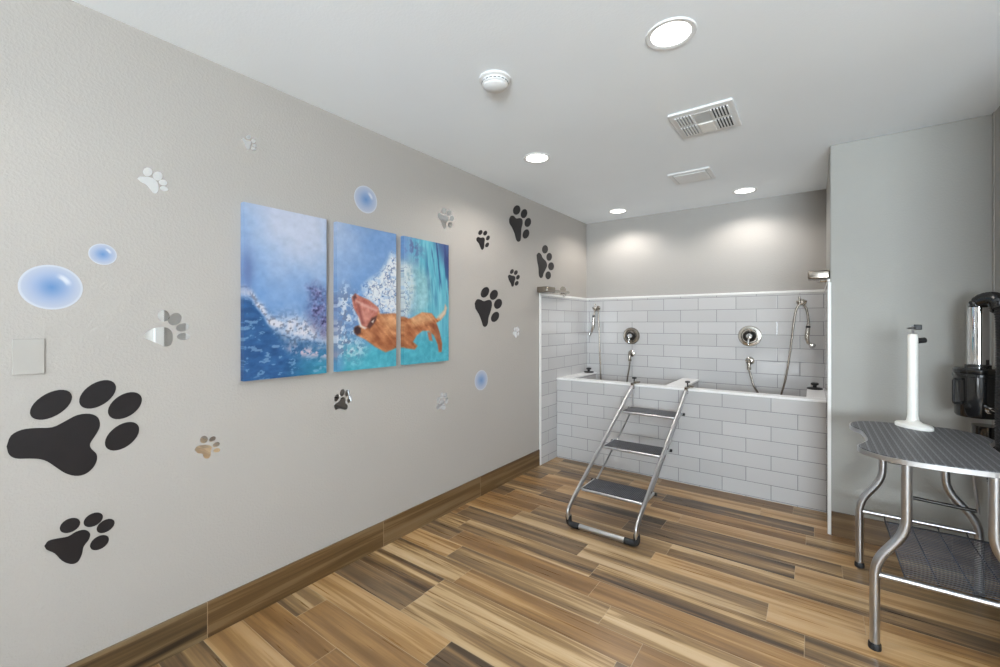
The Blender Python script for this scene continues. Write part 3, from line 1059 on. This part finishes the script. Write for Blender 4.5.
def poly_mask(Y, Z, pts, soft=0.006):
    """Soft inside mask of a polygon."""
    pts = np.array(pts)
    inside = np.zeros(Y.shape, bool)
    dist = np.full(Y.shape, 9.0)
    n = len(pts)
    for i in range(n):
        x1, y1 = pts[i]
        x2, y2 = pts[(i + 1) % n]
        cond = ((y1 > Z) != (y2 > Z))
        xi = (x2 - x1) * (Z - y1) / (y2 - y1 + 1e-12) + x1
        inside ^= cond & (Y < xi)
        t = np.clip(((Y - x1) * (x2 - x1) + (Z - y1) * (y2 - y1)) / ((x2 - x1) ** 2 + (y2 - y1) ** 2 + 1e-12), 0, 1)
        dist = np.minimum(dist, np.hypot(Y - x1 - t * (x2 - x1), Z - y1 - t * (y2 - y1)))
    sd = np.where(inside, dist, -dist)
    return np.clip(sd / soft * 0.5 + 0.5, 0, 1)


def C5(pts):   # traced on the middle and right canvas
    return [wy(325 + x / 4.169, 215 + y / 4.169) for x, y in pts]


def C4(pts):   # traced on the left canvas
    return [wy(240 + x / 3.51, 200 + y / 3.51) for x, y in pts]


def paint(Y, Z):
    def lay(img, mask, col):
        m = mask[..., None]
        c = col if isinstance(col, np.ndarray) else np.array(col, float)
        return img * (1 - m) + c * m
    ss = lambda a, b, x: np.clip((x - a) / (b - a), 0, 1) ** 2 * (3 - 2 * np.clip((x - a) / (b - a), 0, 1))
    wob = N1.fbm(Y * 9, Z * 9)
    fine = N2.fbm(Y * 40, Z * 40)
    vfine = N3.fbm(Y * 90, Z * 90, 2)
    h = (Z - 1.065) / 0.80                        # 0 bottom .. 1 top
    img = np.zeros(Y.shape + (3,))
    # open blue with a pale glow high on the left canvas
    blue = np.array((104, 152, 212.)); pale = np.array((200, 208, 230.)); deep = np.array((30, 88, 148.)); teal = np.array((48, 148, 178.))
    glow = np.exp(-(((Y - 1.12) / 0.30) ** 2 + ((Z - 1.82) / 0.28) ** 2))
    glow = np.clip(glow * 1.0 + 0.30 * (wob - 0.5) + 0.18 * (h - 0.5), 0, 1)
    img = blue + (pale - blue) * glow[..., None]
    img = img + ((fine - 0.5) * 22)[..., None]
    # teal water towards the right
    right = ss(1.78, 1.95, Y + 0.10 * (wob - 0.5))
    img = lay(img, right, np.array((96, 186, 208.)) + (N2.fbm(Y * 60, Z * 6) - 0.5)[..., None] * np.array((90, 70, 50.)))
    # dark streaks falling at the upper right
    st_ = ss(0.55, 0.68, N3.fbm(Y * 38 + Z * 5, Z * 3.5)) * ss(0.35, 0.75, h) * ss(1.93, 2.05, Y)
    img = lay(img, st_ * 0.85, (30, 70, 130))
    img = lay(img, ss(2.10, 2.22, Y + (h - 0.8) * 0.5) * ss(0.6, 0.9, h) * 0.7, (48, 50, 120))
    # bottom water of canvas two and three
    low = ss(0.30, 0.12, h + 0.10 * (wob - 0.5)) * ss(1.30, 1.40, Y)
    img = lay(img, low, np.array((70, 178, 200.)) + (fine - 0.5)[..., None] * 50)
    # left canvas: deep blue below the wave line
    wave = [(1.30, 0.30), (0, 0)]
    line = np.interp(Y, [0.88, 0.90, 0.93, 0.99, 1.08, 1.20, 1.30, 1.40], [0.475, 0.46, 0.40, 0.30, 0.245, 0.215, 0.20, 0.17])
    line = line + 0.03 * (wob - 0.5)
    un = ss(0.01, -0.02, h - line) * ss(1.36, 1.28, Y)
    dcol = deep + (teal - deep) * (ss(0.25, 0.0, h) * ss(1.0, 1.25, Y))[..., None] + (N2.fbm(Y * 30, Z * 50) - 0.5)[..., None] * 50
    img = lay(img, un, dcol)
    # foam along the wave
    fo = np.exp(-((h - line - 0.035 - 0.03 * ss(1.0, 1.25, Y)) / (0.028 + 0.055 * ss(0.93, 1.1, Y))) ** 2) * ss(1.38, 1.30, Y)
    fo = np.clip(fo * (0.35 + 1.5 * (fine - 0.15)), 0, 1)
    img = lay(img, fo * 0.95, np.array((226, 222, 230.)) - (ss(0.50, 0.66, vfine) * 90)[..., None])
    fo2 = np.exp(-((h - line + 0.075) / 0.030) ** 2) * ss(1.02, 1.12, Y) * ss(1.40, 1.30, Y) * ss(0.46, 0.60, fine)
    img = lay(img, fo2, (214, 190, 206))
    sparkle = ss(0.64, 0.70, N3.fbm(Y * 34, Z * 60)) * un
    img = lay(img, sparkle * 0.6, (150, 180, 215))
    # violet spray cloud across the first gap, dark top left corner
    v = np.exp(-(((Y - 0.885) / 0.025) ** 2 + ((h - 0.62) / 0.12) ** 2))
    img = lay(img, v * 0.7, (84, 104, 160))
    C3 = lambda pts: [wy(230 + x / 3.335, 190 + y / 3.335) for x, y in pts]
    m = poly_mask(Y, Z, C3([(250, 325), (275, 312), (300, 330), (322, 350), (345, 370), (345, 470), (318, 492), (290, 482), (255, 440), (245, 390), (262, 360)]), 0.03)
    img = lay(img, m * np.clip(0.25 + 1.6 * (fine - 0.2), 0, 1), np.array((92, 92, 142.)) + (vfine - 0.5)[..., None] * 190)
    # churned bubbles beside the head
    m = poly_mask(Y, Z, C5([(30, 335), (70, 300), (112, 330), (120, 420), (110, 500), (150, 560), (120, 600), (60, 600), (30, 590)]), 0.05)
    col = np.where((N3.fbm(Y * 55, Z * 55) > 0.52)[..., None], np.array((225, 230, 238.)), np.array((112, 128, 160.)))
    img = lay(img, m * (0.25 + 0.65 * ss(0.3, 0.6, fine)), col)
    # white splash above the dog
    m = poly_mask(Y, Z, C5([(140, 300), (175, 270), (215, 245), (262, 160), (290, 180), (345, 215), (362, 300), (340, 400), (325, 430), (260, 415), (215, 405), (190, 370), (150, 345)]), 0.02)
    vein = np.abs(N1.fbm(Y * 26, Z * 26) - 0.5)
    col = np.array((232, 236, 240.)) - (ss(0.045, 0.01, vein) * 110)[..., None] * np.array((1, 0.9, 0.6)) - ss(0.55, 0.7, fine)[..., None] * np.array((50, 30, 5.))
    img = lay(img, m * (0.55 + 0.45 * ss(0.25, 0.45, fine)), col)
    m = poly_mask(Y, Z, C5([(315, 190), (350, 180), (420, 260), (425, 360), (400, 405), (330, 430), (315, 430)]), 0.04)
    img = lay(img, m * 0.55, np.array((176, 206, 206.)) + (fine - 0.5)[..., None] * 120)
    # the dog
    fur = np.array((200, 124, 76.)) + (N2.fbm(Y * 22, Z * 34) - 0.5)[..., None] * np.array((130, 125, 100.)) + (N1.fbm(Y * 60 + Z * 60, Z * 20) - 0.5)[..., None] * np.array((90, 85, 70.))
    hind = poly_mask(Y, Z, C5([(300, 438), (345, 430), (390, 406), (430, 410), (448, 432), (466, 425), (484, 396), (487, 374), (493, 388), (488, 412), (468, 438), (450, 450),
                               (464, 490), (474, 535), (472, 570), (460, 570), (456, 540), (440, 502), (420, 484), (392, 482), (368, 502), (352, 528), (372, 545), (360, 560), (330, 556), (300, 548)]))
    img = lay(img, hind, fur)
    img = lay(img, poly_mask(Y, Z, C5([(412, 488), (428, 488), (434, 525), (420, 522)])), (196, 120, 84))
    img = lay(img, hind * poly_mask(Y, Z, C5([(440, 455), (455, 455), (478, 560), (464, 575), (450, 520)]), 0.012) * 0.7, (156, 84, 52))
    img = lay(img, poly_mask(Y, Z, C5([(455, 425), (484, 396), (487, 374), (494, 388), (488, 412), (468, 436)]), 0.01), (226, 200, 172))
    img = lay(img, hind * poly_mask(Y, Z, C5([(318, 500), (352, 470), (400, 470), (360, 510), (345, 550), (318, 545)]), 0.03) * 0.55, (170, 92, 50))
    body = poly_mask(Y, Z, C5([(98, 345), (112, 330), (128, 340), (168, 356), (205, 385), (215, 412), (238, 412), (275, 410), (330, 430), (330, 548), (296, 545), (262, 562), (238, 571), (196, 550),
                               (152, 518), (118, 502), (104, 484), (112, 465), (136, 458), (128, 424), (106, 386)]))
    img = lay(img, body, fur)
    img = lay(img, body * poly_mask(Y, Z, C5([(190, 520), (250, 500), (330, 520), (330, 560), (240, 575)]), 0.03) * 0.6, (160, 84, 44))
    img = lay(img, body * poly_mask(Y, Z, C5([(215, 415), (300, 425), (300, 450), (220, 450)]), 0.03) * 0.5, (238, 180, 130))
    mouth = poly_mask(Y, Z, C5([(98, 345), (112, 332), (168, 358), (208, 390), (205, 415), (182, 432), (160, 470), (140, 462), (126, 425), (106, 388)]), 0.008)
    img = lay(img, mouth, np.array((196, 112, 98.)) + (fine - 0.5)[..., None] * 110)
    img = lay(img, poly_mask(Y, Z, C5([(128, 380), (170, 400), (178, 425), (158, 455), (140, 440)]), 0.02) * 0.6, (232, 160, 140))
    img = lay(img, poly_mask(Y, Z, C5([(160, 466), (180, 430), (202, 420), (198, 440), (172, 476)]), 0.006), (86, 44, 40))
    img = lay(img, poly_mask(Y, Z, C5([(112, 352), (150, 372), (206, 396), (200, 404), (150, 384), (112, 366)]), 0.006) * 0.8, (232, 176, 160))
    img = lay(img, poly_mask(Y, Z, C5([(126, 425), (140, 462), (160, 470), (152, 476), (132, 466), (120, 432)]), 0.005) * 0.9, (240, 236, 230))
    img = lay(img, poly_mask(Y, Z, C5([(118, 365), (128, 420), (138, 455), (150, 452), (138, 410), (130, 372)]), 0.008) * 0.7, (132, 60, 56))
    img = lay(img, body * poly_mask(Y, Z, C5([(165, 480), (205, 455), (225, 480), (210, 530), (180, 520)]), 0.03) * 0.6, (148, 78, 44))
    img = lay(img, body * poly_mask(Y, Z, C5([(235, 450), (290, 440), (325, 470), (300, 490), (245, 480)]), 0.03) * 0.45, (236, 178, 124))
    img = lay(img, hind * poly_mask(Y, Z, C5([(345, 432), (392, 412), (428, 420), (430, 440), (380, 450), (350, 460)]), 0.025) * 0.6, (240, 190, 138))
    img = lay(img, poly_mask(Y, Z, C5([(318, 100), (365, 92), (385, 150), (372, 190), (340, 175)]), 0.06) * ss(0.4, 0.6, fine) * 0.8, (84, 84, 140))
    img = lay(img, poly_mask(Y, Z, C5([(178, 445), (190, 436), (186, 450)]), 0.004), (230, 230, 220))
    img = lay(img, poly_mask(Y, Z, C5([(106, 470), (122, 462), (136, 472), (134, 490), (120, 500), (108, 492)]), 0.006), (60, 34, 38))
    img = lay(img, poly_mask(Y, Z, C5([(100, 342), (112, 330), (118, 345), (106, 356)]), 0.006), (96, 52, 56))
    lum = img.mean(-1, keepdims=True)
    img = lum + (img - lum) * 0.92
    return np.clip(img * 0.88, 0, 255)


def to_lin(c):
    c = c / 255.0
    return np.where(c <= 0.04045, c / 12.92, ((c + 0.055) / 1.055) ** 2.4)


def canvas(y0, y1, z0, z1, lab):
    T, step = 0.032, 0.003
    ny, nz = int((y1 - y0) / step), int((z1 - z0) / step)
    ys, zs_ = np.linspace(y0, y1, ny + 1), np.linspace(z0, z1, nz + 1)
    YY, ZZ = np.meshgrid(ys, zs_)
    cols = to_lin(paint(YY, ZZ))
    verts = [(LEFT + T, y, z) for y, z in zip(YY.ravel(), ZZ.ravel())]
    idx = np.arange((ny + 1) * (nz + 1)).reshape(nz + 1, ny + 1)
    faces = []
    for j in range(nz):
        a, b = idx[j], idx[j + 1]
        faces += [(int(a[i]), int(a[i + 1]), int(b[i + 1]), int(b[i])) for i in range(ny)]
    colr = [tuple(c) for c in cols.reshape(-1, 3)]
    loop = list(idx[0]) + list(idx[1:, -1]) + list(idx[-1, :-1][::-1]) + list(idx[1:-1, 0][::-1])
    nb = len(verts)
    for k in loop:
        v = verts[k]
        verts.append((LEFT + 0.0015, v[1], v[2]))
        colr.append(colr[k])
    n = len(loop)
    for i in range(n):
        faces.append((int(loop[i]), nb + i, nb + (i + 1) % n, int(loop[(i + 1) % n])))
    faces.append(tuple(nb + i for i in range(n)))
    me = bpy.data.meshes.new('canvas_print')
    me.from_pydata(verts, [], faces)
    at = me.color_attributes.new('print', 'FLOAT_COLOR', 'POINT')
    at.data.foreach_set('color', np.array([(*c, 1.0) for c in colr], dtype=np.float32).ravel())
    o = link('canvas_print', me, M['print'])
    return tag(o, lab, 'wall art', 'three-panel underwater picture')


canvas(0.868, 1.268, 1.067, 1.863, 'left canvas of the picture, showing a foaming wave and pale blue water')
canvas(1.328, 1.728, 1.067, 1.863, 'middle canvas of the picture, showing the head of the swimming dog')
canvas(1.789, 2.190, 1.067, 1.863, 'right canvas of the picture, showing the hind legs and tail of the dog')


# ------------------------------------------------------------------ paw decals
def ellipse(cx, cy_, a, b, th, n=28):
    th = math.radians(th)
    out = []
    for i in range(n):
        p = 2 * PI * i / n
        x, y = a * math.cos(p), b * math.sin(p)
        out.append((cx + x * math.cos(th) - y * math.sin(th), cy_ - (x * math.sin(th) + y * math.cos(th))))
    return out


# the shapes of the large print, traced in the photograph's crop (x right, y down)
PAD = [(36, 425), (60, 365), (120, 332), (200, 322), (290, 318), (360, 285), (430, 250), (500, 243), (545, 265), (555, 310), (535, 355), (500, 410), (510, 440),
       (535, 465), (538, 500), (515, 545), (470, 580), (415, 588), (360, 572), (310, 540), (265, 510), (220, 495), (160, 492), (90, 492), (50, 470)]
TOES = [(283, 193, 128, 66, 28), (542, 135, 113, 64, 30.7), (694, 198, 104, 62, 31.3), (678, 368, 108, 62, 34.8)]


def crop_wall(x, y):
    return wy(x / 5.56, 370 + y / 5.56)


BIG_PAD = np.array([crop_wall(*p) for p in [tuple(q[:2]) for q in smooth_path([(x, y, 0) for x, y in PAD + PAD[:1]], 3)[:-1]]])
BIG_TOES = [np.array([crop_wall(*p) for p in ellipse(*t)]) for t in TOES]
REF = np.array([t.mean(0) for t in BIG_TOES] + [BIG_PAD.mean(0)])

# heart-like paw of the other design: toes in an arc over a pad that runs to a long heel
def fit(src, dst, mirror=False):
    """Least-squares similarity as complex numbers: dst = a*src + b."""
    s = src[:, 0] + 1j * src[:, 1]
    if mirror:
        s = s.conj()
    d = dst[:, 0] + 1j * dst[:, 1]
    sm, dm = s.mean(), d.mean()
    a = ((s - sm).conj() * (d - dm)).sum() / (abs(s - sm) ** 2).sum()
    b = dm - a * sm
    err = abs(a * s + b - d).mean() / abs(a)
    return a, b, err


def apply(pts, a, b, mirror=False):
    s = pts[:, 0] + 1j * pts[:, 1]
    if mirror:
        s = s.conj()
    w = a * s + b
    return [(LEFT, float(p.real), float(p.imag)) for p in w]


def make_paw(shapes, mat, lab, group, thick=0.0012):
    pad, toes = shapes
    c = np.array([(p[1], p[2]) for p in pad]).mean(0)
    t = empty('paw_print_decal', (LEFT, float(c[0]), float(c[1])), lab, 'wall decal', group)
    bm = BM(); prism(bm, pad, (thick, 0, 0), (0.0006, 0, 0))
    link('main_pad', bm, mat, t)
    for q in toes:
        bm = BM(); prism(bm, q, (thick, 0, 0), (0.0006, 0, 0))
        link('toe_pad', bm, mat, t)


def fitted(toe_px, pad_px):
    dst = np.array([wy(*p) for p in toe_px] + [wy(*pad_px)])
    best = min(((fit(REF, dst, m), m) for m in (False,)), key=lambda r: r[0][2])
    (a, b, err), m = best
    return apply(BIG_PAD, a, b, m), [apply(t, a, b, m) for t in BIG_TOES]


def traced(ox, oy, s, pad, toes, tight=3):
    """Pad outline and toe ellipses (cx, cy, rx, ry, tilt) traced in a crop with origin ox, oy and scale s."""
    f = lambda x, y: wy(ox + x / s, oy + y / s)
    pp = [tuple(q[:2]) for q in smooth_path([(x, y, 0) for x, y in pad + pad[:1]], tight)[:-1]]
    P = [(LEFT, *f(*p)) for p in pp]
    T = [[(LEFT, *f(*p)) for p in ellipse(*t)] for t in toes]
    return P, T


BG, MG = 'black paw print decals', 'mirror paw print decals'
make_paw(traced(0, 370, 5.56, PAD, TOES), M['black_vinyl'], 'very large black paw print low on the left wall, below the wall plate', BG)
PADF = [(93, 412), (102, 401), (122, 396), (143, 392), (160, 382), (178, 378), (189, 385), (187, 398), (176, 413), (172, 430), (163, 446), (148, 450), (130, 443), (115, 428), (98, 420)]
make_paw(traced(0, 350, 2.104, PADF, [(147, 369, 23, 14, 26), (196, 357, 22, 13, 28), (222, 370, 21, 12, 32), (209, 405, 22, 13, 32)]), M['black_vinyl'],
         'medium black paw print below the very large one, near the baseboard', BG)
# paws right of the canvases, traced in the crop 470,200 at 4.766
c5 = (470, 200, 4.766)
make_paw(traced(*c5, [(22, 492), (32, 474), (48, 474), (66, 482), (86, 476), (100, 480), (104, 500), (98, 530), (88, 560), (84, 590), (74, 604), (62, 600), (54, 575), (42, 545), (26, 518)],
                [(71, 440, 27, 18, 62), (113, 452, 25, 18, 65), (133, 495, 25, 18, 68), (119, 557, 26, 17, 62)]), M['black_vinyl'],
         'largest black paw print right of the canvases, at dog picture height', BG)
make_paw(traced(*c5, [(186, 92), (194, 76), (208, 76), (220, 88), (236, 86), (248, 92), (250, 112), (244, 138), (243, 165), (240, 192), (230, 199), (220, 190), (212, 160), (200, 132), (188, 112)],
                [(222, 48, 23, 17, 75), (257, 65, 22, 15, 75), (275, 107, 22, 15, 75), (266, 162, 23, 15, 72)]), M['black_vinyl'],
         'highest black paw print near the ceiling, right of the canvases', BG)
make_paw(traced(*c5, [(317, 262), (326, 251), (338, 258), (346, 276), (360, 290), (367, 310), (360, 330), (350, 350), (345, 368), (334, 371), (328, 356), (326, 325), (320, 292)],
                [(357, 235, 20, 14, 85), (377, 271, 19, 13, 85), (386, 316, 19, 14, 88), (372, 359, 19, 13, 88)]), M['black_vinyl'],
         'black paw print above the nickel bar, rightmost on the left wall', BG)
make_paw(traced(*c5, [(29, 185), (37, 176), (50, 180), (62, 178), (70, 186), (68, 205), (66, 228), (58, 238), (50, 228), (42, 208), (32, 196)],
                [(49, 155, 12.5, 9, 62), (72, 158, 12, 9, 65), (85, 181, 12.5, 8, 68), (81, 214, 12.5, 8, 62)]), M['black_vinyl'],
         'small black paw print left of the highest paw print', BG)
make_paw(traced(*c5, [(180, 364), (186, 356), (198, 360), (210, 362), (216, 372), (211, 390), (207, 410), (199, 412), (194, 398), (186, 384)],
                [(199, 341, 12, 8, 62), (218, 346, 11.5, 8, 65), (228, 368, 11.5, 8, 68), (222, 397, 12, 8, 62)]), M['black_vinyl'],
         'smallest black paw print, between the highest and the largest prints', BG)
# mirror paws
c8 = (130, 120, 7.14)
make_paw(traced(*c8, [(52, 420), (64, 407), (100, 405), (150, 412), (188, 436), (202, 470), (200, 505), (182, 525), (160, 518), (138, 490), (112, 462), (74, 442)],
                [(125, 371, 34, 32, 0), (197, 400, 35, 31, -10), (235, 447, 31, 21, -12), (242, 491, 30, 17, -15)]), M['mirror'],
         'white reflecting mirror paw print high between the top edge and left canvas', MG)
make_paw(traced(*c8, [(795, 140), (808, 128), (832, 146), (862, 152), (860, 180), (852, 210), (838, 216), (826, 195), (812, 165)],
                [(845, 122, 17, 15, 0), (880, 150, 16, 14, -30), (888, 184, 14, 11, -35), (882, 207, 17, 10, -20)]), M['mirror'],
         'tiny white mirror paw print highest on the wall, above the left canvas', MG)
c7 = (140, 300, 3.92)
make_paw(traced(*c7, [(10, 148), (22, 128), (50, 112), (84, 106), (112, 112), (126, 130), (127, 160), (116, 178), (94, 182), (74, 172), (40, 160)],
                [(92, 62, 22, 24, 60), (136, 75, 28, 22, 35), (166, 107, 26, 16, 12), (170, 143, 26, 14, 0)]), M['mirror'],
         'mirror paw print left of the left canvas, beside the small bubble', MG)
make_paw(traced(*c7, [(214, 588), (222, 574), (244, 568), (268, 568), (281, 576), (276, 590), (277, 606), (268, 620), (250, 618), (244, 602), (226, 600)],
                [(250, 547, 16, 14, 40), (283, 545, 14, 9, 30), (298, 567, 15, 9, 25), (300, 589, 14, 8, 12)]), M['mirror'],
         'small mirror paw print reflecting brown floor, below the left canvas', MG)


def mini(u, v, r, ang, lab, mat=None):
    """A small print: toe centres and pad placed by a turn and a size, shaped like the traced ones."""
    y, z = wy(u, v)
    a0, b0, _ = fit(REF, (REF - REF.mean(0)))
    size = abs((REF - REF.mean(0))[:, 0] + 1j * (REF - REF.mean(0))[:, 1]).max()
    a = (r / size) * complex(math.cos(math.radians(ang)), math.sin(math.radians(ang)))
    cm = REF.mean(0)
    b = complex(y, z) - a * complex(cm[0], cm[1])
    make_paw((apply(BIG_PAD, a, b), [apply(t, a, b) for t in BIG_TOES]), mat or M['mirror'], lab, MG)


mini(447.5, 217.5, 0.055, -15, 'faint mirror paw print above the right canvas, beside the small bubble')
mini(516.5, 331, 0.036, 0, 'faint mirror paw print right of the largest black print near the tiles')
mini(343.3, 397.5, 0.042, 25, 'tiny mirror paw print reflecting dark tones, below the middle canvas')
mini(442.5, 399.5, 0.045, 25, 'tiny pale mirror paw print below the right canvas')


# ------------------------------------------------------------------ bubble decals
def bubble(u, v, ru, rv, lab, hl=True, ring=1.0):
    yc, zc = wy(u, v)
    ry = (wy(u + ru, v)[0] - wy(u - ru, v)[0]) / 2
    yc = (wy(u + ru, v)[0] + wy(u - ru, v)[0]) / 2
    rz = (wy(u, v - rv)[1] - wy(u, v + rv)[1]) / 2
    r = (ry + rz) / 2
    t = (LEFT + 0.0012)
    verts, cols, faces = [(t, yc, zc)], [], []
    NR, NA = 20, 48
    inner = np.array((104, 150, 206.)); mid = np.array((176, 190, 220.)); outer = np.array((196, 204, 222.)); rim = np.array((216, 222, 232.))

    def shade(fr, an):
        if fr < 0.62:
            k = fr / 0.62
            c = inner + (mid - inner) * k ** 0.9
        elif fr < 0.9:
            c = mid + (outer - mid) * (fr - 0.62) / 0.28
        else:
            c = outer + (rim - outer) * min(1, (fr - 0.9) / 0.05)
        if hl:
            d = math.degrees(an)
            k = math.exp(-((d - 42) / 26) ** 4) * math.exp(-((fr - 0.56) / (0.10)) ** 4)
            c = c + (np.array((232, 236, 244.)) - c) * k
        return to_lin(c * 0.86)
    cols.append(shade(0, 0))
    for i in range(1, NR + 1):
        fr = i / NR
        for j in range(NA):
            an = 2 * PI * j / NA
            verts.append((t, yc + r * fr * math.cos(an) * ry / r, zc + r * fr * math.sin(an) * rz / r))
            a2 = an if an < PI else an - 2 * PI
            cols.append(shade(fr, a2))
    for j in range(NA):
        faces.append((0, 1 + j, 1 + (j + 1) % NA))
    for i in range(NR - 1):
        for j in range(NA):
            a = 1 + i * NA + j; b = 1 + i * NA + (j + 1) % NA
            faces.append((a, a + NA, b + NA, b))
    nb = len(verts)
    for j in range(NA):
        v_ = verts[1 + (NR - 1) * NA + j]
        verts.append((LEFT + 0.0004, v_[1], v_[2])); cols.append(cols[-1])
    for j in range(NA):
        a = 1 + (NR - 1) * NA + j; b = 1 + (NR - 1) * NA + (j + 1) % NA
        faces.append((a, nb + j, nb + (j + 1) % NA, b))
    me = bpy.data.meshes.new('bubble_decal')
    me.from_pydata(verts, [], faces)
    at = me.color_attributes.new('print', 'FLOAT_COLOR', 'POINT')
    at.data.foreach_set('color', np.array([(*c, 1.0) for c in cols], dtype=np.float32).ravel())
    tag(link('bubble_decal', me, M['bubble']), lab, 'wall decal', 'blue bubble decals')


bubble(50.2, 287.2, 32.6, 22.3, 'largest blue bubble decal above the wall plate')
bubble(102.5, 254.3, 14.3, 10.5, 'small blue bubble decal right of the largest bubble')
bubble(365.5, 199.5, 11.5, 13.5, 'blue bubble decal just above the middle canvas')
bubble(481, 380.2, 6.5, 10, 'small blue bubble decal low right of the right canvas', hl=False)
